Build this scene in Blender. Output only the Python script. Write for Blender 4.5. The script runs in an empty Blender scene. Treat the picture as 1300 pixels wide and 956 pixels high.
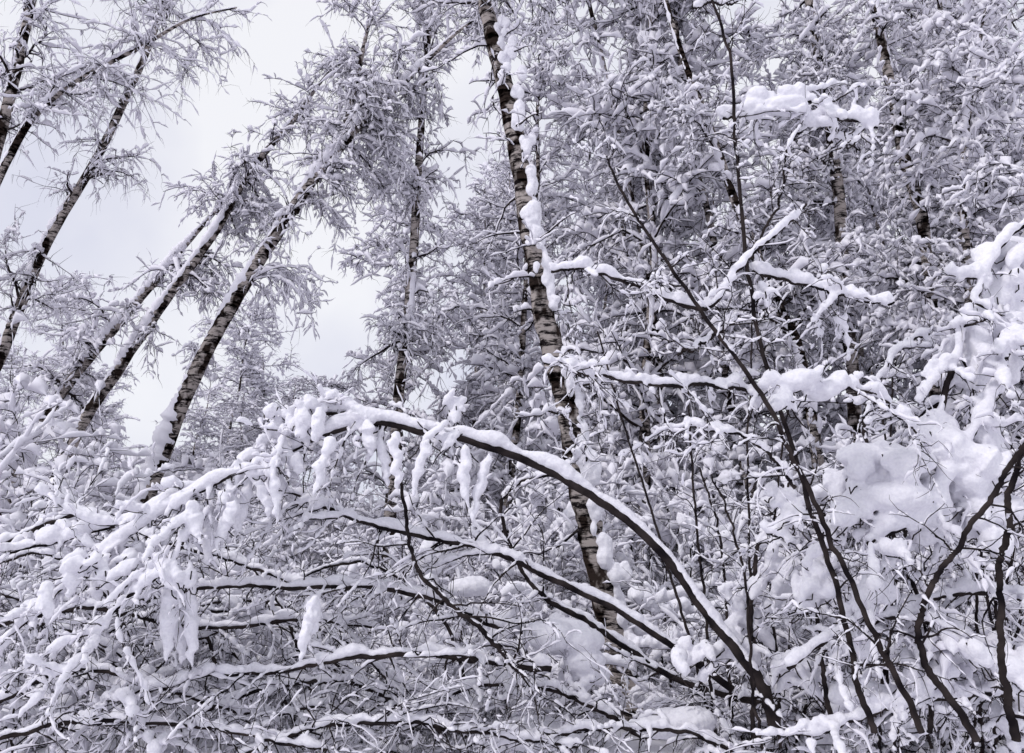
import bpy, math, numpy as np, time
T0=time.time()
rng=np.random.default_rng(11)
scene=bpy.context.scene
FPX=1011.0; PITCH=math.radians(12.4); CH=1.6

def W(px,py,d):
    """bearing of a surveyed point + its distance -> world position"""
    a=(px-650)/FPX; b=(478-py)/FPX
    y=math.cos(PITCH)-b*math.sin(PITCH); z=math.sin(PITCH)+b*math.cos(PITCH)
    k=d/y
    return (a*k, d, CH+z*k)
def ctrl(pts,d,rs=1.0):
    out=[]
    for p in pts:
        dd=p[3] if len(p)>3 else d
        x,y,z=W(p[0],p[1],dd); out.append((x,y,z,rs*p[2]*dd/FPX))
    return np.array(out)
def spline(C,n):
    C=np.asarray(C,float); m=len(C)
    E=np.vstack([2*C[0]-C[1],C,2*C[-1]-C[-2]])
    t=np.linspace(0,m-1-1e-6,n); i=t.astype(int); f=(t-i)[:,None]
    p0,p1,p2,p3=E[i],E[i+1],E[i+2],E[i+3]
    return .5*((2*p1)+(-p0+p2)*f+(2*p0-5*p1+4*p2-p3)*f*f+(-p0+3*p1-3*p2+p3)*f**3)
def nrm(v): return v/np.maximum(np.linalg.norm(v,axis=-1,keepdims=True),1e-9)

# ------------------------------------------------------------ materials
def newmat(name):
    m=bpy.data.materials.new(name); m.use_nodes=True
    nt=m.node_tree; nt.nodes.clear()
    o=nt.nodes.new('ShaderNodeOutputMaterial'); b=nt.nodes.new('ShaderNodeBsdfDiffuse'); b.inputs['Roughness'].default_value=.3
    nt.links.new(b.outputs[0],o.inputs['Surface'])
    return m,nt,b
def snow_mat(name='snow',bump=True):
    m,nt,b=newmat(name); b.inputs['Roughness'].default_value=0
    b.inputs['Color'].default_value=(.79,.775,.845,1)
    if bump:
        tc=nt.nodes.new('ShaderNodeTexCoord')
        n=nt.nodes.new('ShaderNodeTexNoise'); n.inputs['Scale'].default_value=60; n.inputs['Detail'].default_value=3
        nt.links.new(tc.outputs['Object'],n.inputs['Vector'])
        r=nt.nodes.new('ShaderNodeValToRGB')
        r.color_ramp.elements[0].position=.3; r.color_ramp.elements[0].color=(.76,.75,.82,1)
        r.color_ramp.elements[1].position=.7; r.color_ramp.elements[1].color=(.86,.85,.90,1)
        nt.links.new(n.outputs['Fac'],r.inputs['Fac']); nt.links.new(r.outputs['Color'],b.inputs['Color'])
        bp=nt.nodes.new('ShaderNodeBump'); bp.inputs['Strength'].default_value=.4; bp.inputs['Distance'].default_value=.015
        nt.links.new(n.outputs['Fac'],bp.inputs['Height']); nt.links.new(bp.outputs['Normal'],b.inputs['Normal'])
    return m
def twig_mat():
    m,nt,b=newmat('twig_bark')
    tc=nt.nodes.new('ShaderNodeTexCoord')
    n=nt.nodes.new('ShaderNodeTexNoise'); n.inputs['Scale'].default_value=9; n.inputs['Detail'].default_value=2
    nt.links.new(tc.outputs['Object'],n.inputs['Vector'])
    r=nt.nodes.new('ShaderNodeValToRGB')
    r.color_ramp.elements[0].position=.35; r.color_ramp.elements[0].color=(.012,.010,.012,1)
    r.color_ramp.elements[1].position=.75; r.color_ramp.elements[1].color=(.055,.044,.042,1)
    nt.links.new(n.outputs['Fac'],r.inputs['Fac']); nt.links.new(r.outputs['Color'],b.inputs['Color'])
    return m
def birch_mat():
    m,nt,b=newmat('birch_bark')
    tc=nt.nodes.new('ShaderNodeTexCoord')
    mp=nt.nodes.new('ShaderNodeMapping'); mp.inputs['Scale'].default_value=(3.5,3.5,18)
    nt.links.new(tc.outputs['Object'],mp.inputs['Vector'])
    n=nt.nodes.new('ShaderNodeTexNoise'); n.inputs['Scale'].default_value=1; n.inputs['Detail'].default_value=6; n.inputs['Roughness'].default_value=.75
    nt.links.new(mp.outputs['Vector'],n.inputs['Vector'])
    mp2=nt.nodes.new('ShaderNodeMapping'); mp2.inputs['Scale'].default_value=(5,5,3.2)
    nt.links.new(tc.outputs['Object'],mp2.inputs['Vector'])
    n2=nt.nodes.new('ShaderNodeTexNoise'); n2.inputs['Scale'].default_value=1; n2.inputs['Detail'].default_value=5
    nt.links.new(mp2.outputs['Vector'],n2.inputs['Vector'])
    r=nt.nodes.new('ShaderNodeValToRGB')
    e=r.color_ramp.elements; e[0].position=.445; e[0].color=(.015,.012,.013,1); e[1].position=.52; e[1].color=(.40,.355,.335,1)
    nt.links.new(n.outputs['Fac'],r.inputs['Fac'])
    r2=nt.nodes.new('ShaderNodeValToRGB')
    e=r2.color_ramp.elements; e[0].position=.44; e[0].color=(.08,.065,.06,1); e[1].position=.53; e[1].color=(1,1,1,1)
    nt.links.new(n2.outputs['Fac'],r2.inputs['Fac'])
    mx=nt.nodes.new('ShaderNodeMix'); mx.data_type='RGBA'; mx.blend_type='MULTIPLY'; mx.inputs[0].default_value=1
    nt.links.new(r.outputs['Color'],mx.inputs[6]); nt.links.new(r2.outputs['Color'],mx.inputs[7])
    nt.links.new(mx.outputs[2],b.inputs['Color'])
    bp=nt.nodes.new('ShaderNodeBump'); bp.inputs['Strength'].default_value=.5; bp.inputs['Distance'].default_value=.02
    nt.links.new(n.outputs['Fac'],bp.inputs['Height']); nt.links.new(bp.outputs['Normal'],b.inputs['Normal'])
    return m
SNOW=snow_mat(); SNOWF=snow_mat('twig_snow',False); TWIG=twig_mat(); BIRCH=birch_mat()
MATS=[BIRCH,TWIG,SNOWF]

# ------------------------------------------------------------ tube mesh builder
class MB:
    def __init__(s): s.v=[];s.f=[];s.m=[];s.n=0
    def tubes(s,P,R,sides,mat,vert=False,jit=0.0,flat=1.0):
        n,K,_=P.shape
        T=nrm(np.gradient(P,axis=1))
        ref=np.array((0.05,1.0,0.08)) if vert else np.array((.22,-.17,1.0))
        u=nrm(np.cross(T,ref)); v=np.cross(u,T)
        a=np.linspace(0,2*np.pi,sides,endpoint=False)
        RR=R[:,:,None]*np.ones(sides)
        if jit: RR=RR*(1+jit*(rng.random(RR.shape)-.5)*2)
        V=P[:,:,None,:]+(RR*np.cos(a))[...,None]*u[:,:,None,:]+(RR*np.sin(a)*flat)[...,None]*v[:,:,None,:]
        idx=np.arange(n*K*sides).reshape(n,K,sides)+s.n
        nx=np.roll(idx,-1,axis=2)
        Q=np.stack([idx[:,:-1],nx[:,:-1],nx[:,1:],idx[:,1:]],-1).reshape(-1,4)
        s.v.append(V.reshape(-1,3)); s.f.append(Q); s.m.append(np.full(len(Q),mat,np.int32)); s.n+=n*K*sides
    def blobs(s,C,R,mat=2,seg=8,ring=6,jit=.3):
        C=np.asarray(C);R=np.asarray(R)
        n=len(C)
        th=np.linspace(0,np.pi,ring+1)
        a=np.linspace(0,2*np.pi,seg,endpoint=False)
        unit=np.stack([np.sin(th)[:,None]*np.cos(a),np.sin(th)[:,None]*np.sin(a),-np.cos(th)[:,None]*np.ones(seg)],-1)
        V=C[:,None,None,:]+R[:,None,None,:]*unit[None]*(1+jit*(rng.random((n,ring+1,seg,1))-.5)*np.sin(th)[None,:,None,None])
        idx=np.arange(n*(ring+1)*seg).reshape(n,ring+1,seg)+s.n
        nx=np.roll(idx,-1,axis=2)
        Q=np.stack([idx[:,:-1],nx[:,:-1],nx[:,1:],idx[:,1:]],-1).reshape(-1,4)
        s.v.append(V.reshape(-1,3)); s.f.append(Q); s.m.append(np.full(len(Q),mat,np.int32)); s.n+=n*(ring+1)*seg
    def mesh(s,name,mats=MATS):
        V=np.concatenate(s.v).astype(np.float32);Fc=np.concatenate(s.f).astype(np.int32);M=np.concatenate(s.m)
        me=bpy.data.meshes.new(name)
        me.vertices.add(len(V)); me.vertices.foreach_set('co',V.ravel())
        me.loops.add(Fc.size); me.loops.foreach_set('vertex_index',Fc.ravel())
        me.polygons.add(len(Fc)); me.polygons.foreach_set('loop_start',np.arange(0,Fc.size,4,dtype=np.int32))
        me.polygons.foreach_set('loop_total',np.full(len(Fc),4,np.int32))
        for m in mats: me.materials.append(m)
        me.polygons.foreach_set('material_index',M)
        me.polygons.foreach_set('use_smooth',np.ones(len(Fc),bool))
        me.update(calc_edges=True)
        return me

def resample(P,R,K):
    n,k,_=P.shape
    t=np.linspace(0,k-1-1e-6,K); i=t.astype(int); f=(t-i)
    return P[:,i]*(1-f)[None,:,None]+P[:,i+1]*f[None,:,None], R[:,i]*(1-f)+R[:,i+1]*f

def snow_on(mb,P,R,amt,K,sides,lump=.6,gap=.2,vmin=.15,mat=2,flat=.9,skip=0.0,pv=.5):
    if skip:
        k=rng.random(len(P))>skip; P=P[k];R=R[k]
    P,R=resample(P,R,K); n=len(P)
    T=nrm(np.gradient(P,axis=1)); h=np.sqrt(np.clip(1-T[...,2]**2,0,1))
    rnd=rng.random((n,K)); per=1-pv+2*pv*rng.random((n,1))
    rs=amt*per*(vmin+(1-vmin)*h**1.3)*(1+lump*(rnd-.5)*2)
    rs=np.where(rng.random((n,K))<gap,rs*.12,rs)
    if K>60: # long stems: slow swelling and thinning of the load
        t=np.arange(K); rs*=1+.3*np.sin(t*.23+rng.random()*6)+.2*np.sin(t*.61+rng.random()*6)
        rs=np.apply_along_axis(lambda q:np.convolve(q,[.25,.5,.25],'same'),1,rs)
    rs[:,0]=1e-4; rs[:,-1]=1e-4
    C=P.copy(); C[...,2]+=(R*.6+rs*.85)*h
    C[...,:2]+=(rng.random((n,1,2))-.5)*R[...,None]*.8
    mb.tubes(C,rs,sides,mat,flat=flat)
    return C,rs

def sprout(P,R,n,s0,s1,L,ang,droop,K,rr,wob=.06,up=0.,fall=0.,rmin=.002,bias=None,spow=1.0):
    N,Kp,_=P.shape
    seg=np.linalg.norm(np.diff(P,axis=1),axis=2).sum(1); p=seg/seg.sum()
    idx=rng.choice(N,n,p=p); s=s0+(s1-s0)*rng.random(n)**spow
    f=s*(Kp-1)-1e-6; f=np.clip(f,0,Kp-1.001); i=f.astype(int); fr=(f-i)[:,None]
    pos=P[idx,i]*(1-fr)+P[idx,i+1]*fr; t=nrm(P[idx,i+1]-P[idx,i])
    r=R[idx,i]*(1-fr[:,0])+R[idx,i+1]*fr[:,0]
    g=rng.normal(size=(n,3)); g-=(g*t).sum(1,keepdims=True)*t; g=nrm(g)
    a=np.radians(ang*(.5+1.0*rng.random(n)))[:,None]
    d=t*np.cos(a)+g*np.sin(a); d[:,2]+=up
    if bias is not None: d=d+np.array(bias)
    d=nrm(d)
    ln=L*(.35+1.1*rng.random(n)**1.5)*(1-fall*s)
    D=np.repeat(d[:,None,:],K,1)+np.cumsum(rng.normal(size=(n,K,3))*wob*4,axis=1)
    D[...,2]-=(droop*(.2+1.6*rng.random(n)))[:,None]*np.linspace(0,1,K)[None,:]*1.6
    D=nrm(D)
    st=ln[:,None,None]/(K-1)*D
    Q=pos[:,None,:]+np.concatenate([np.zeros((n,1,3)),np.cumsum(st[:,1:],axis=1)],1)
    tt=np.linspace(0,1,K)
    Rq=np.maximum(r*rr,rmin)[:,None]*(1-.75*tt)[None,:]
    return Q,Rq

coll=scene.collection
def add(name,me,parent=None,loc=(0,0,0),rz=0,sc=1.0,tilt=(0,0)):
    o=bpy.data.objects.new(name,me); o.location=loc; o.rotation_euler=(tilt[0],tilt[1],rz); 
    o.scale=(sc,)*3 if not isinstance(sc,tuple) else sc
    coll.objects.link(o)
    if parent: o.parent=parent
    return o
def empty(name):
    o=bpy.data.objects.new(name,None); coll.objects.link(o); return o
def remeshed(mb,name,vox,disp=.012,size=.07):
    me=mb.mesh(name+'_raw',[SNOW]); me.polygons.foreach_set('material_index',np.zeros(len(me.polygons),np.int32))
    o=bpy.data.objects.new(name+'_raw',me); coll.objects.link(o)
    r=o.modifiers.new('r','REMESH'); r.mode='VOXEL'; r.voxel_size=vox; r.use_smooth_shade=True
    s=o.modifiers.new('s','SMOOTH'); s.iterations=3; s.factor=.5
    if disp:
        t=bpy.data.textures.new(name,'CLOUDS'); t.noise_scale=size; t.noise_depth=1
        d=o.modifiers.new('d','DISPLACE'); d.texture=t; d.strength=disp*2; d.mid_level=.5; d.texture_coords='LOCAL'
    dg=bpy.context.evaluated_depsgraph_get()
    m2=bpy.data.meshes.new_from_object(o.evaluated_get(dg)); m2.name=name
    m2.materials.clear(); m2.materials.append(SNOW)
    m2.polygons.foreach_set('material_index',np.zeros(len(m2.polygons),np.int32))
    m2.polygons.foreach_set('use_smooth',np.ones(len(m2.polygons),bool))
    bpy.data.objects.remove(o); bpy.data.meshes.remove(me)
    return m2

# ------------------------------------------------------------ birch trees
def crown(mb,P,R,nl,s0,s1,L,n2,n3,ang=50,droop=.35,up=.2,fall=.5,sn=1.0,L2=.9,L3=.34,bias=None,tdroop=.4,skip=.5,tr=1.0,Ks=5):
    A,RA=sprout(P,R,nl,s0,s1,L,ang,droop,9,.32,.045,up,fall,.008*tr,bias)
    B,RB=sprout(A,RA,n2,.12,1,L2,45,.35,6,.5,.07,.08,.2,.0055*tr)
    C,RC=sprout(np.concatenate([resample(A,RA,6)[0],B,B]),np.concatenate([resample(A,RA,6)[1],RB,RB]),n3,.1,1,L3,50,tdroop,4,.6,.12,0,0,.0037*tr)
    mb.tubes(A,RA,5,1); mb.tubes(B,RB,4,1); mb.tubes(C,RC,3,1)
    snow_on(mb,A,RA,.040*sn,16+Ks,5,gap=.15,lump=.8); snow_on(mb,B,RB,.033*sn,5+Ks,5,gap=.25,lump=.8); snow_on(mb,C,RC,.024*sn,Ks,4,skip=skip,gap=.15,lump=.7)
def trunk(mb,C,n=60,sides=14,rough=.04,snow=1.0,side=(-1,0)):
    S=spline(C,n); P=S[None,:,:3].copy(); R=S[None,:,3]
    P[...,:2]+=np.cumsum(rng.normal(size=(1,n,2)),axis=1)*R[...,None]*.06
    mb.tubes(P,np.maximum(R,.006),sides,0,vert=True,jit=rough)
    if snow:
        K=n*4; Q,RR=resample(P,R,K)
        a=np.sin(np.linspace(0,K*.11,K)+rng.random()*9)+np.sin(np.linspace(0,K*.037,K)+rng.random()*9)+rng.normal(size=K)*.5
        T=nrm(np.gradient(Q,axis=1))
        lean=np.sqrt(1-np.clip(T[...,2]**2,0,1))
        off=np.array([side[0],side[1],0.])
        rs=np.clip((RR*(.35+.25*a)+lean*RR*.75)*snow,1e-4,None)
        rs[:,0]=rs[:,-1]=1e-4
        C2=Q+off*(RR*.62)[...,None]; C2[...,2]+=RR*lean*.9
        mb.tubes(C2,rs,8,2,vert=True,jit=.2)
    return P,R

VAR=[]
for k in range(4):
    mb=MB(); H=15+rng.random()*4
    z=np.linspace(0,H,8); bend=rng.normal(size=2)*.9
    C=np.stack([bend[0]*(z/H)**2+rng.normal(size=8)*.08,bend[1]*(z/H)**2+rng.normal(size=8)*.08,z-.3,.11*(1-.88*z/H)],1)
    P,R=trunk(mb,C,40,8,side=(rng.normal()*.7,-.7))
    crown(mb,P,R,60,.15,.99,2.7,540,3000,sn=1.7,fall=.45,L3=.45,tr=2.2,skip=.42)
    VAR.append(mb.mesh('birch_variant'))

forest=empty('birch_forest')
def vis_x(px,d): return W(px,478,d)[0]
for (d0,d1,n,xa,xb) in [(14,17,4,760,1400),(17,23,7,620,1420),(24,31,11,480,1420),(25,30,3,540,760)]:
    for i in range(n):
        d=d0+(d1-d0)*rng.random(); px=xa+(xb-xa)*(i+rng.random())/n
        add('birch_tree_part',VAR[rng.integers(4)],forest,(vis_x(px,d),d,0),rng.random()*6.28,.85+.35*rng.random(),(rng.normal()*.04,rng.normal()*.06))
for (d0,d1,n,xa,xb,s) in [(22,27,7,-60,480,.50),(28,38,7,-120,480,.72)]:
    for i in range(n):
        d=d0+(d1-d0)*rng.random(); px=xa+(xb-xa)*(i+rng.random())/n
        sc=s*(.8+.35*rng.random())
        add('birch_tree_part',VAR[rng.integers(4)],forest,(vis_x(px,d),d,0),rng.random()*6.28,(sc*1.4,sc*1.4,sc),(rng.normal()*.06,.08+rng.normal()*.08))

# ------------------------------------------------------------ individually placed birches
def tree(pts,d,nl=26,s=(.02,.6),L=1.6,n2=220,n3=1500,rs=.64,tsnow=1.0,clumps=(),**k):
    mb=MB(); C=ctrl(pts,d,rs)[::-1]      # base first
    side=k.pop('side',(-.8,-.5)); sd=k.pop('sides',12)
    P,R=trunk(mb,C,70,sd,side=side,snow=tsnow)
    k.setdefault('tr',1.4)
    crown(mb,P,R,nl,1-s[1],1-s[0],L,n2,n3,**k)
    # hanging bunches of snow-bent twigs
    for (x,y,rx,rz,m) in clumps:
        c=np.array(W(x,y,d+.5)); kk=d/FPX
        st=c+rng.normal(size=(m,3))*np.array([rx*kk*.5,rx*kk*.5,rz*kk*.25]); t0=P[0,np.argmin(np.linalg.norm(P[0]-c,axis=1))]
        f=np.linspace(0,1,7)[None,:,None]; q=st[:max(4,m//12)]
        Q=t0+(q[:,None,:]-t0)*f; Q[...,2]+=.35*np.sin(f[...,0]*np.pi); QR=np.full(Q.shape[:2],.011)*(1-.6*f[...,0])
        mb.tubes(Q,QR,4,1); snow_on(mb,Q,QR,.04,12,5,gap=.1)
        A,RA=sprout(Q,QR,m,.3,1,.5*rx/40,60,.9,6,.6,.08,0,0,.0046)
        B,RB=sprout(A,RA,m*3,.1,1,.26,50,.6,4,.7,.1,0,0,.004)
        mb.tubes(A,RA,3,1); mb.tubes(B,RB,3,1); snow_on(mb,A,RA,.03,9,5,vmin=.3); snow_on(mb,B,RB,.026,5,4,vmin=.3,skip=.35)
    return add('birch_tree',mb.mesh('birch_tree'))
tree([(255,-190,2),(232,-90,4),(210,-20,5.5),(190,50,6.5),(122,200,8),(60,310,9),(10,440,10),(-60,600,11),(-130,818,13)],14,nl=26,s=(.01,.75),L=1.5,n2=200,n3=1400,sn=.75,tdroop=1.2,tr=.9,skip=.5,rs=.7,Ks=6)
tree([(75,-150,4),(50,-30,7.5),(32,60,8.5),(6,160,10),(-40,330,11),(-100,600,12),(-130,828,13)],13,nl=20,L=1.6,n2=180,n3=1300,sn=.8,tdroop=1.1,tr=.9,skip=.45,rs=.75,Ks=6)
tree([(300,10,1.5),(240,25,2.5),(175,62,4),(110,95,5),(60,130,6),(20,180,7),(-30,300,8),(-90,560,10),(-130,828,12)],12.5,nl=20,L=1.2,n2=180,n3=1400,sn=.8,tdroop=1.2,tr=.9,skip=.45,rs=.7,Ks=6)
tree([(432,78,1.5),(410,100,3),(370,155,5.5),(320,215,7),(270,300,8),(200,400,9.5),(150,475,10.5),(110,535,11),(60,640,12),(0,802,13)],17,nl=28,s=(.0,.58),L=1.5,n3=2200,n2=240,sn=1.15,tdroop=1.0,droop=.7,tsnow=1.1,
     clumps=[(235,250,30,50,34),(215,350,40,40,40),(310,250,26,30,30)])
tree([(300,240,2),(240,305,5),(155,405,9),(65,515,11),(20,600,12),(-40,800,13)],17.5,nl=20,s=(0,.6),L=1.6,n3=1500,n2=200,sn=1.2,tdroop=.8,droop=.6,tsnow=1.4,clumps=[(100,420,40,50,40),(60,370,30,50,30)])
tree([(610,20,1.5),(575,45,3.5),(500,115,7.5),(450,165,9.5),(400,220,11),(332,325,13),(272,425,14.5),(222,530,15.5),(180,650,16),(140,805,17)],15,nl=34,s=(.0,.52),L=1.5,n3=2800,n2=300,sn=1.2,tdroop=1.0,droop=.8,tsnow=1.35,side=(-.75,-.3),
     clumps=[(365,385,56,60,100),(455,255,30,30,40),(440,300,34,30,40),(490,200,50,40,60),(530,250,40,40,50),(250,470,40,30,40)])
tree([(490,-60,2),(468,30,4),(455,90,5.5),(440,150,6.5),(428,190,7),(400,225,8),(375,270,8)],15.1,nl=14,s=(0,.6),L=1.2,n3=1000,n2=100,tdroop=.9,sn=1.1)
tree([(551,-300,2),(553,-100,4),(548,20,6),(540,120,7),(530,260,9),(520,400,10),(510,480,11),(500,600,12),(490,806,13)],16,nl=40,s=(.0,.72),L=1.5,n3=2400,n2=260,tdroop=.7,side=(.6,-.6),sn=1.2)
tree([(980,-300,3),(1020,-50,9),(1045,90,12),(1060,200,12.5),(1075,400,13),(1085,600,14),(1090,822,15)],14,nl=28,s=(0,.7),side=(.8,-.5),sn=1.25,n3=2000,Ks=8)
tree([(1060,-200,3),(1120,60,10),(1150,200,12),(1175,300,12.5),(1190,500,14),(1200,700,15),(1210,850,16)],12,nl=26,s=(0,.6),n3=2100,side=(.8,-.5),sn=1.25,Ks=8)
tree([(790,-250,2),(850,20,6),(900,160,8),(940,270,9),(985,380,10),(1015,450,11),(1040,600,12),(1050,830,13)],13,nl=26,s=(0,.7),n3=2000,sn=1.25,Ks=8)
tree([(700,-200,2),(760,60,6),(800,250,7),(830,420,8),(840,600,9),(845,815,10)],15.5,nl=22,s=(0,.8),n3=1600,sn=1.2,rs=.55)
tree([(1290,-200,3),(1240,60,7),(1225,250,8),(1240,500,9),(1260,830,10)],11,nl=32,s=(0,.75),n3=2200,sn=1.4,L=1.4,Ks=9)
tree([(1420,-250,3),(1380,60,7),(1350,250,8),(1340,500,9),(1340,880,10)],9,nl=34,s=(0,.75),n3=2200,sn=1.2,L=1.4,Ks=9)

# main birch
mb=MB()
C=ctrl([(575,-620,2),(590,-350,6),(608,-130,9),(618,-40,10),(628,40,11),(645,110,12),(662,200,13),(674,290,13.5),(690,370,14),(705,440,14.5),(722,520,15),(740,620,15.5),(758,700,16),(778,780,17),(800,867,18),(816,930,22)],8.5)[::-1]
P,R=trunk(mb,C,140,24,rough=.025,snow=0)
crown(mb,P,R,26,.74,.99,1.3,160,1100,sn=.7,up=.2,skip=.4)
A,RA=sprout(P,R,30,.2,.72,.75,70,.3,10,.13,.05,.1,0,.005)
B,RB=sprout(A,RA,150,.1,1,.35,50,.4,6,.5,.08,0,0,.003)
mb.tubes(A,RA,5,1); mb.tubes(B,RB,4,1); snow_on(mb,A,RA,.026,18,7); snow_on(mb,B,RB,.015,8,6)
mt=add('birch_tree',mb.mesh('birch_tree'))
sm=MB()
n=340; s=rng.random(n)*.8+.02; K=P.shape[1]; i=(s*(K-1)).astype(int)
keep=(np.sin(s*55)+np.sin(s*23+1)+rng.normal(size=n)*.5)>-.5; i=i[keep]; n=len(i)
pc=P[0,i]; pr=R[0,i]
a=np.radians(-25+rng.normal(size=n)*24)
cen=pc+np.stack([np.cos(a)*pr*.95,np.sin(a)*pr*.95,rng.normal(size=n)*.05],1)
rr=pr*(.18+.42*rng.random(n))
sm.blobs(cen,np.stack([rr,rr,rr*(1.1+1.1*rng.random(n))],1))
for (x,y,rx,rz) in [(745,575,16,26),(752,600,14,22),(665,100,10,16),(660,150,11,18),(672,185,12,16),(680,230,11,17),(683,300,12,18),(674,272,13,14),(704,382,13,10),(640,90,9,12),(655,118,10,14),(770,690,14,20),(786,735,12,18),(652,60,9,14),(640,30,8,12),(695,340,9,14)]:
    for _ in range(3):
        x0,y0,z0=W(x+rng.normal()*rx*.3,y+rng.normal()*rz*.4,8.38); q=(.5+.35*rng.random())*8.4/FPX; sm.blobs([(x0,y0,z0)],[(rx*q,rx*q*.8,rz*q)])
add('snow_clumps',remeshed(sm,'snow_clumps',.012,.010,.08),mt)
print('trees',time.time()-T0)

# ------------------------------------------------------------ shrubs
def shrub(H,ns,n1,n2,sn,heavy=False,spread=45,droop=.35):
    mb=MB(); K=14
    az=rng.random(ns)*6.28; th=np.radians(spread*(.25+rng.random(ns)*.9)); ln=H*(.6+.6*rng.random(ns))
    d=np.stack([np.cos(az)*np.sin(th),np.sin(az)*np.sin(th),np.cos(th)],1)
    tt=np.linspace(0,1,K)
    P=np.stack([np.cos(az)*.15*rng.random(ns),np.sin(az)*.15*rng.random(ns),np.full(ns,-.1)],1)[:,None,:]+d[:,None,:]*(ln[:,None]*tt)[...,None]
    P[...,2]-=(droop*ln*(.5+rng.random(ns)))[:,None]*np.sin(th)[:,None]*1.2*tt**2.4
    w=np.cumsum(rng.normal(size=P.shape),axis=1)*(ln*.014)[:,None,None]; P+=w-w[:,:1]
    R=(.010+.010*rng.random(ns))[:,None]*(1-.7*tt)
    A,RA=sprout(P,R,n1,.15,1,H*.33,42,.3,10,.6,.05,.05,.2,.006)
    B,RB=sprout(np.concatenate([resample(P,R,10)[0],A]),np.concatenate([resample(P,R,10)[1],RA]),n2,.15,1,H*.13,50,.3,6,.6,.10,0.03,0,.004)
    mb.tubes(P,R,7,1);mb.tubes(A,RA,5,1);mb.tubes(B,RB,3,1)
    D,RD=sprout(P,R,int(n1*1.2),.03,.6,H*.35,65,.1,8,.6,.07,0,0,.006)
    E,RE=sprout(D,RD,int(n2*.7),.1,1,H*.17,50,.1,5,.6,.09,0,0,.004)
    mb.tubes(D,RD,4,1);mb.tubes(E,RE,3,1); snow_on(mb,D,RD,.02*sn,12,5,gap=.3,skip=.2)
    if not heavy:
        snow_on(mb,P,R,.032*sn,26,6,lump=.8);snow_on(mb,A,RA,.034*sn,14,5,lump=.8,gap=.25);snow_on(mb,B,RB,.026*sn,7,5,skip=.45)
        return mb.mesh('shrub'),None
    sm=MB()
    snow_on(sm,P,R,.046*sn,46,8,lump=.5,gap=.08);snow_on(sm,A,RA,.042*sn,24,8,lump=.6,gap=.12);snow_on(mb,B,RB,.019*sn,10,6,lump=.7,gap=.2,skip=.35)
    sel=rng.choice(len(A),len(A)//3,replace=False)
    c=A[sel,rng.integers(4,9,len(sel))]; c[:,2]+=.02; r=(.03+.035*rng.random(len(sel)))*sn
    sm.blobs(c,np.stack([r*(.8+rng.random(len(sel))),r*(.8+rng.random(len(sel))),r*(.6+.9*rng.random(len(sel)))],1))
    return mb.mesh('shrub'),remeshed(sm,'shrub_snow',.014,.008,.07)
LIGHT=[shrub(3.2,14,90,600,1.4)[0] for _ in range(3)]
HEAVY=[shrub(2.7,12,80,640,1.15,True,spread=s) for s in (40,55,62,48)]
print('shrubs',time.time()-T0)
und=empty('snowy_undergrowth')
for (d0,d1,n,xa,xb,s) in [(10,14,12,-60,1370,.9),(14,19,11,-60,1370,1.2),(20,28,10,-80,1380,1.6)]:
    for i in range(n):
        d=d0+(d1-d0)*rng.random(); px=xa+(xb-xa)*(i+rng.random())/n
        sc=s*(.8+.45*rng.random())*(1.25 if px>700 else 1.0)
        add('shrub',LIGHT[rng.integers(3)],und,(vis_x(px,d),d,0),rng.random()*6.28,sc)
def near(px,d,sc):
    v=HEAVY[rng.integers(4)]; e=empty('snowy_shrub'); e.location=(vis_x(px,d),d,0); e.rotation_euler=(0,0,rng.random()*6.28); e.scale=(sc,)*3
    add('branches',v[0],e); add('snow_load',v[1],e)
for (d0,d1,n,xa,xb,s) in [(6.0,7.2,8,-60,1360,.75),(7.6,9.5,10,-60,1380,.95)]:
    for i in range(n):
        d=d0+(d1-d0)*rng.random(); px=xa+(xb-xa)*(i+rng.random())/n
        sc=s*(.8+.3*rng.random())*(1.15 if px>900 else 1.0)
        if 560<px<950 and d<9.6:
            if 620<px<880: d=10.2
            else: sc*=.6
        near(px,d,sc)
for px,d,sc in [(560,7.4,.42),(640,7.2,.34),(710,7.6,.36),(870,7.4,.4),(930,7.0,.45)]: near(px,d,sc)

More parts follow.
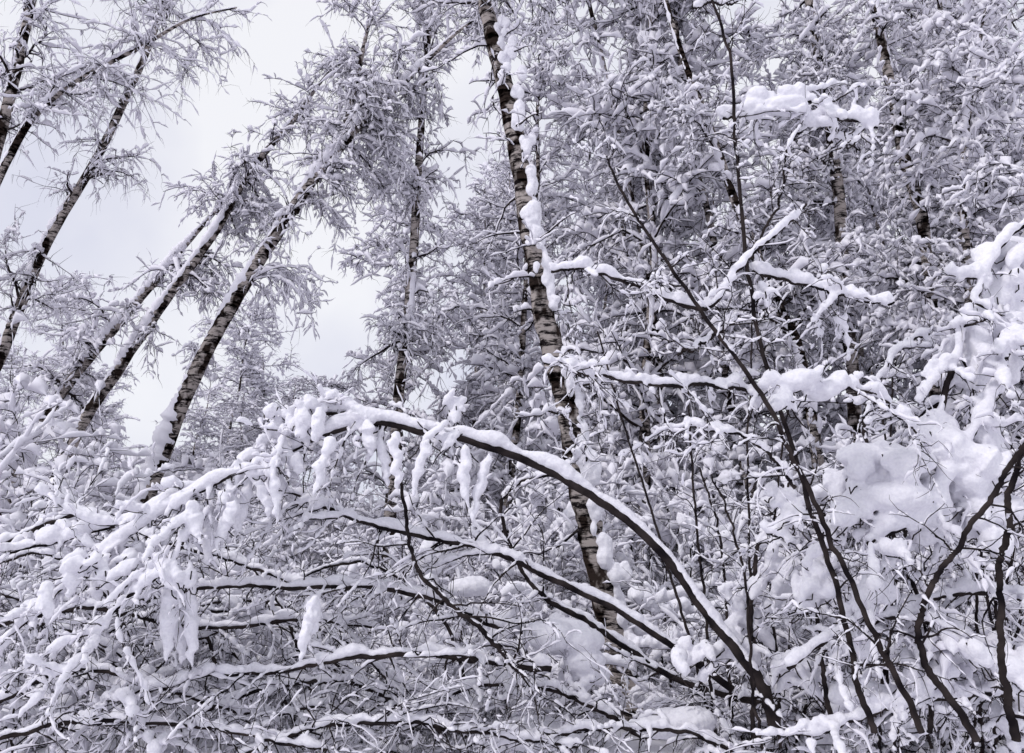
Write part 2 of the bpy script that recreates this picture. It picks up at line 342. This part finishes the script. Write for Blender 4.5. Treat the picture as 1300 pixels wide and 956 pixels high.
# ------------------------------------------------------------ foreground bent saplings
def hero(name,stems,Ltw=.5,gloves=None,vox=.009,ang=50,droop=.8,blobs=(),mounds=(),rs=.75):
    e=empty(name); mb=MB(); sm=MB()
    for st in stems:
        (pts,d,sr,nt)=st[:4]; t0=st[4] if len(st)>4 else .05
        S=spline(ctrl(pts,d,rs),90); P=S[None,:,:3].copy(); R=np.maximum(S[None,:,3],.003)
        w=np.cumsum(rng.normal(size=(1,90,3)),axis=1)*.004; P+=w-w[:,:1]
        mb.tubes(P,R,10,1,jit=.05)
        snow_on(sm,P,R,sr*1.05,120,10,lump=.35,gap=.03,vmin=.2 if sr>.015 else .1,pv=.05)
        if nt:
            nt=int(nt*1.6)
            A,RA=sprout(P,R,nt,t0,1,Ltw,ang,droop,10,.45,.05,0,0,.003)
            B,RB=sprout(A,RA,nt*5,.15,1,Ltw*.5,50,.3,7,.6,.08,0,0,.0024)
            mb.tubes(A,RA,6,1); mb.tubes(B,RB,4,1)
            snow_on(sm,A,RA,sr*.62,20,8,lump=.5,gap=.15,vmin=.3); snow_on(mb,B,RB,max(sr*.27,.007),10,6,gap=.25,lump=.5,skip=.4)
    if gloves:
        for (pts,d) in gloves:
            S=spline(ctrl(pts,d),14); P=S[None,:,:3].copy(); R=S[None,:,3].copy()*(1+.6*(rng.random((1,14))-.5)); R[:,0]=R[:,-1]=1e-4
            P+=rng.normal(size=P.shape)*.008
            R[:,-2]*=.6
            sm.tubes(P,R,10,2,vert=True,jit=.2)
    for (x,y,rx,rz,d) in blobs:
        k=d/FPX; m=10
        for _ in range(m):
            c=np.array(W(x+rng.normal()*rx*.42,y+rng.normal()*rz*.42,d+rng.normal()*rx*k*.4))
            az=rng.random()*6.28; ln=(.6+.8*rng.random())*max(rx,rz)*k*.9
            dr=np.array([np.cos(az)*.9-.25,np.sin(az)*.5,-.55*rng.random()]); dr/=np.linalg.norm(dr)
            t=np.linspace(0,1,9); Q=c+dr*(ln*(t-.4))[:,None]; Q[:,2]-=.5*ln*t**2; Q+=rng.normal(size=Q.shape)*ln*.03
            r0=min(rx,rz)*k*(.26+.26*rng.random()); rr=r0*np.sin(np.pi*(t*.86+.07))**.7*(1+.4*(rng.random(9)-.5)); rr[0]=rr[-1]=1e-4
            sm.tubes(Q[None],rr[None],9,2,jit=.12)
            TR=np.full((1,9),.004); tw=Q.copy(); tw[:,2]-=rr*.95; tw=tw[0]+(tw-tw[0])*1.3; mb.tubes(tw[None],TR,5,1)
    for (x,y,rx,rz,d) in mounds:
        k=d/FPX
        for _ in range(4):
            c=W(x+rng.normal()*rx*.35,y+rng.normal()*rz*.25,d+rng.normal()*rx*k*.3); q=.55+.3*rng.random()
            sm.blobs([c],[(rx*k*q,rx*k*q*.8,rz*k*q)],seg=20,ring=14,jit=.08)
    add('branches',mb.mesh('branches'),e); add('snow_load',remeshed(sm,name+'_snow',vox,.009,.06),e)
    return e

arch=[(985,925,10),(965,867,9.5),(900,780,9),(830,690,8.5),(760,635,8),(680,590,7.5),(600,560,7),(540,548,6.5),(480,535,5.5),(410,555,4.5),(350,585,4),(250,632,3.5),(150,692,3),(60,772,2.5),(0,825,2)]
side1=[(480,540,4),(430,530,3),(370,545,3),(300,600,3),(200,655,3),(90,690,2.5),(0,720,2)]
side2=[(250,632,3),(215,700,3),(150,760,3),(100,830,2.5),(70,866,2)]
g=[]
for (x,y,l,r) in [(360,540,50,10),(385,520,40,12),(410,520,45,11),(330,600,60,10),(355,560,45,10),(300,640,50,10),(270,660,60,9),(245,640,50,11),(130,705,60,12),(105,715,45,11),(215,715,130,12),(240,740,110,9),(190,730,50,10),(160,700,35,11),(465,540,40,9),(500,550,80,8),(420,560,70,9),(60,740,50,10),(445,520,40,9),(545,560,70,7),(590,570,80,8),(400,760,50,10),(395,775,70,7),(620,580,90,7),(322,600,90,8),(290,610,70,7),(178,690,80,8),(345,590,80,7),(480,560,60,7),(225,760,90,8)]:
    dx=rng.normal()*14
    g.append(([(x,y-6,r*.6),(x+dx*.4,y+l*.3,r*.9),(x+dx*.8,y+l*.65,r*.7),(x+dx,y+l,r*.3)],4.9+rng.normal()*.15))
hero('bent_sapling',[(arch,5.0,.044,32,.52),(side1,5.1,.044,24),(side2,4.8,.040,14)],gloves=g,Ltw=.42,
     blobs=[(225,725,24,20,4.8),(130,715,34,18,4.9),(385,520,30,20,5),(250,640,36,18,5),(575,520,12,20,5.1),(565,548,36,12,5.0),(330,590,30,16,5)])
low=[
 ([(930,875,6),(800,790,5.5),(700,742,5),(640,715,4.5),(560,692,4),(450,662,3.5),(390,640,3),(345,622,2)],5.4,.028,24,.3),
 ([(990,900,6),(860,860,5),(760,795,5),(680,740,4),(640,650,3),(665,610,2.5),(720,600,2)],6.0,.028,10),
 ([(640,800,4),(560,760,4),(460,740,4),(350,748,3.5),(250,750,3),(160,765,2)],5.5,.026,26),
 ([(700,850,5),(600,838,4.5),(480,828,4),(360,842,3),(240,850,3),(120,880,2)],5.3,.026,26),
 ([(510,560,2.5),(512,640,3),(525,710,3.5),(560,760,4),(610,800,4),(650,850,5)],5.2,.012,10),
 ([(-20,700,4),(100,660,3.5),(200,690,3),(300,720,2.5),(420,770,2)],6.0,.028,20),
 ([(-20,800,4),(120,775,3.5),(260,800,3),(380,790,2.5),(480,800,2)],5.8,.024,22),
 ([(-20,900,4),(90,850,3.5),(200,870,3),(330,900,2.5),(420,880,2)],5.6,.024,24),
 ([(560,930,4),(470,880,3.5),(380,870,3),(260,900,2.5),(180,930,2)],5.6,.024,24),
 ([(820,940,4),(740,890,3.5),(640,870,3),(540,890,2.5),(450,930,2)],5.6,.026,24),
 ([(-20,945,4),(90,920,3.5),(200,925,3),(330,935,2.5),(420,950,2)],5.2,.020,24),
 ([(300,960,4),(400,925,3.5),(520,920,3),(640,935,2.5),(720,950,2)],5.2,.022,26),
 ([(960,965,4),(880,935,3.5),(790,925,3),(700,930,2.5),(620,950,2)],5.3,.026,26)]
for i in range(10): # thinner arching wands inside the thicket
    x=rng.uniform(150,620); y=rng.uniform(880,960); h=rng.uniform(120,280); l=-rng.uniform(220,420)
    low.append(([(x,y,3.2),(x+l*.15,y-h*.6,2.8),(x+l*.45,y-h*.95,2.4),(x+l*.75,y-h*.9,2),(x+l,y-h*.6,1.6)],rng.uniform(6.0,7.2),rng.uniform(.016,.026),9))
hero('bent_sapling',low,Ltw=.5,droop=.25,vox=.009,blobs=[(690,800,40,22,6.0),(640,790,40,16,6.1),(735,860,30,16,5.8)],
 mounds=[(715,815,46,26,5.9),(745,850,34,20,5.8),(600,745,30,14,6.2),(545,710,16,24,6.2),(680,935,50,20,5.8),(860,920,40,20,5.8)])
hero('snowy_sapling',[
 ([(1170,930,6),(1135,860,5.5),(1105,800,5),(1050,690,5),(1010,600,4.5),(975,520,4.5),(900,412,4),(850,340,3.5),(800,255,3),(770,190,2)],3.8,.010,10),
 ([(1110,930,6),(1090,860,5.5),(1075,780,5),(1045,680,5),(1005,560,4.5),(965,440,4),(945,340,4),(930,200,3.5),(918,80,3),(890,0,2.5),(870,-60,2)],4.0,.008,12),
 ([(918,150,3),(960,138,3),(1010,132,3),(1050,158,3),(1105,178,2)],4.0,.040,5),
 ([(700,345,2.5),(750,352,3),(820,378,3.5),(900,404,4),(950,350,4),(1000,310,3.5),(1040,268,2.5)],3.9,.026,8),
 ([(955,345,3),(1020,368,3),(1080,388,2.5),(1140,400,2)],4.0,.028,6),
 ([(690,462,2),(750,470,3),(830,482,3.5),(910,488,4),(985,498,4)],4.0,.026,10),
 ([(985,498,4),(1040,495,3.5),(1110,505,3),(1170,560,2)],4.0,.03,6),
 ([(860,450,2),(900,430,3),(940,400,3)],4.0,.018,4),
 ([(955,330,2.5),(990,250,2.5),(1010,170,2),(1080,110,1.5)],4.1,.010,8),
 ([(880,10,2),(940,0,2.5),(1000,-30,2)],4.0,.016,4),
 ([(1010,620,4),(960,560,3),(900,540,2.5),(860,530,2)],4.0,.018,8),
 ],Ltw=.35,droop=.2,vox=.008,rs=.68,blobs=[(1080,172,26,9,4.0),(1010,490,40,20,4.0),(965,370,18,12,3.95),(1000,640,22,34,4.2)],
 mounds=[(1000,132,34,12,4.0),(955,141,26,9,4.0),(1035,150,22,11,4.0),(1020,488,36,15,4.0),(1060,495,24,12,4.0)])
bush=[
 ([(1240,940,7),(1160,830,6),(1170,760,5.5),(1210,680,5),(1260,600,5),(1310,520,5)],3.6,.008,6),
 ([(1290,940,8),(1270,800,6),(1285,650,6),(1300,560,5)],3.7,.01,4),
 ([(1330,270,4),(1270,320,5),(1240,380,6),(1215,450,6),(1190,540,6),(1150,600,6),(1100,640,6),(1060,680,5)],4.4,.055,14),
 ([(1330,400,4),(1280,440,5),(1250,500,5),(1210,580,5),(1170,650,5),(1110,690,4)],4.3,.055,12),
 ([(1330,560,4),(1270,600,5),(1200,640,5),(1130,700,4),(1080,760,3)],4.5,.045,12),
 ([(1180,930,5),(1185,820,4),(1150,700,4),(1120,600,4),(1110,520,3),(1160,440,3),(1200,420,2)],4.6,.03,14),
 ([(1060,930,5),(1045,820,4),(1035,720,4),(1050,650,3),(1090,590,3)],4.8,.03,14),
 ([(960,940,4),(955,820,4),(960,700,4),(990,640,3),(1010,560,2)],5.2,.028,10),
 ([(1000,850,4),(1080,790,4),(1150,780,4),(1220,800,3),(1320,860,3)],4.6,.034,16),
 ([(1330,770,4),(1260,750,4),(1180,760,3),(1110,800,3),(1060,850,2)],4.6,.03,14),
 ([(1330,900,4),(1260,880,4),(1180,890,3),(1100,900,3),(1020,930,2)],4.6,.034,18)]
for i in range(14): # upright whips
    x=rng.uniform(900,1310); t=rng.normal()*60; y1=rng.uniform(380,640)
    bush.append(([(x,950,3),(x+t*.2,850,2.8),(x+t*.5+rng.normal()*8,700,2.4),(x+t+rng.normal()*10,y1,1.6)],rng.uniform(4.3,6),rng.uniform(.008,.018),7))
hero('snow_laden_bush',bush,Ltw=.42,droop=.5,vox=.010,rs=.68,blobs=[(1140,585,66,34,4.4),(1190,620,54,46,4.4),(1230,560,50,48,4.4),(1255,440,44,66,4.5),(1275,370,36,48,4.5),(1285,320,36,30,4.5),(1120,640,44,30,4.4),(1250,640,40,46,4.4),(1070,600,34,20,4.6),(1040,740,28,50,4.8),(1090,800,36,30,4.7),(935,790,26,50,5.2),(1110,740,26,36,4.6),(1010,840,50,20,5.0),(1180,845,60,22,4.6),(1280,830,50,26,4.4),(880,830,30,18,5.2),(990,720,22,44,5.2)],
 mounds=[(1130,585,40,20,4.4),(1185,555,26,34,4.4),(1160,630,46,24,4.35),(1285,420,30,40,4.5),(1040,735,18,30,4.8),(940,780,16,34,5.3),(1290,850,34,22,4.3),(1100,880,44,18,4.8)])
print('heroes',time.time()-T0)

# ------------------------------------------------------------ ground
def gnoise(x,y):
    return .16*np.sin(x*.55+1)*np.cos(y*.47)+.08*np.sin(x*1.7+y*.9)+.05*np.sin(2.9*x-2.3*y+.7)
xs=np.concatenate([np.linspace(-400,-31,14),np.linspace(-30,30,201),np.linspace(31,400,14)])
ys=np.concatenate([np.linspace(-100,-5,6),np.linspace(-4,50,190),np.linspace(52,600,20)])
X,Y=np.meshgrid(xs,ys,indexing='ij'); Z=gnoise(X,Y)*np.where((abs(X)<31)&(Y<51),1,.3)
idx=np.arange(X.size).reshape(X.shape)
Q=np.stack([idx[:-1,:-1],idx[1:,:-1],idx[1:,1:],idx[:-1,1:]],-1).reshape(-1,4)
gm=MB(); gm.v=[np.stack([X,Y,Z],-1).reshape(-1,3)]; gm.f=[Q]; gm.m=[np.zeros(len(Q),np.int32)]
add('snowy_ground',gm.mesh('snowy_ground',[SNOW]))

# ------------------------------------------------------------ light
SE,SA=math.radians(44),math.radians(-125)
w=bpy.data.worlds.new('World'); scene.world=w; w.use_nodes=True; nt=w.node_tree
bg=nt.nodes['Background']
sky=nt.nodes.new('ShaderNodeTexSky'); sky.sky_type='NISHITA'; sky.sun_disc=False; sky.sun_elevation=SE; sky.sun_rotation=SA
sc1=nt.nodes.new('ShaderNodeMix'); sc1.data_type='RGBA'; sc1.blend_type='MULTIPLY'; sc1.inputs[0].default_value=1; sc1.inputs[7].default_value=(.1,.1,.1,1)
nt.links.new(sky.outputs['Color'],sc1.inputs[6])
tc=nt.nodes.new('ShaderNodeTexCoord'); n=nt.nodes.new('ShaderNodeTexNoise'); n.inputs['Scale'].default_value=2.2; n.inputs['Detail'].default_value=5
nt.links.new(tc.outputs['Generated'],n.inputs['Vector'])
cr=nt.nodes.new('ShaderNodeValToRGB'); e=cr.color_ramp.elements
e[0].position=.38; e[0].color=(.75,.76,.89,1); e[1].position=.60; e[1].color=(.98,.98,1.02,1)
nt.links.new(n.outputs['Fac'],cr.inputs['Fac'])
mx=nt.nodes.new('ShaderNodeMix'); mx.data_type='RGBA'; mx.inputs[0].default_value=.9
nt.links.new(sc1.outputs[2],mx.inputs[6]); nt.links.new(cr.outputs['Color'],mx.inputs[7])
nt.links.new(mx.outputs[2],bg.inputs['Color']); bg.inputs['Strength'].default_value=1.0
sl=bpy.data.lights.new('sun','SUN'); sl.energy=1.5; sl.angle=math.radians(12); sl.color=(1,.97,.95)
so=bpy.data.objects.new('sun',sl); coll.objects.link(so)
from mathutils import Vector
dv=Vector((math.sin(SA)*math.cos(SE),math.cos(SA)*math.cos(SE),math.sin(SE)))
so.rotation_euler=dv.to_track_quat('Z','Y').to_euler()

cam=bpy.data.cameras.new('camera'); cam.lens=28; cam.sensor_width=36; cam.clip_end=2000; cam.clip_start=.05
co=bpy.data.objects.new('camera',cam); coll.objects.link(co); co.location=(0,0,CH); co.rotation_euler=(math.pi/2+PITCH,0,0)
scene.camera=co
scene.view_settings.view_transform='Standard'; scene.view_settings.look='None'; scene.view_settings.exposure=0
print('done',time.time()-T0)
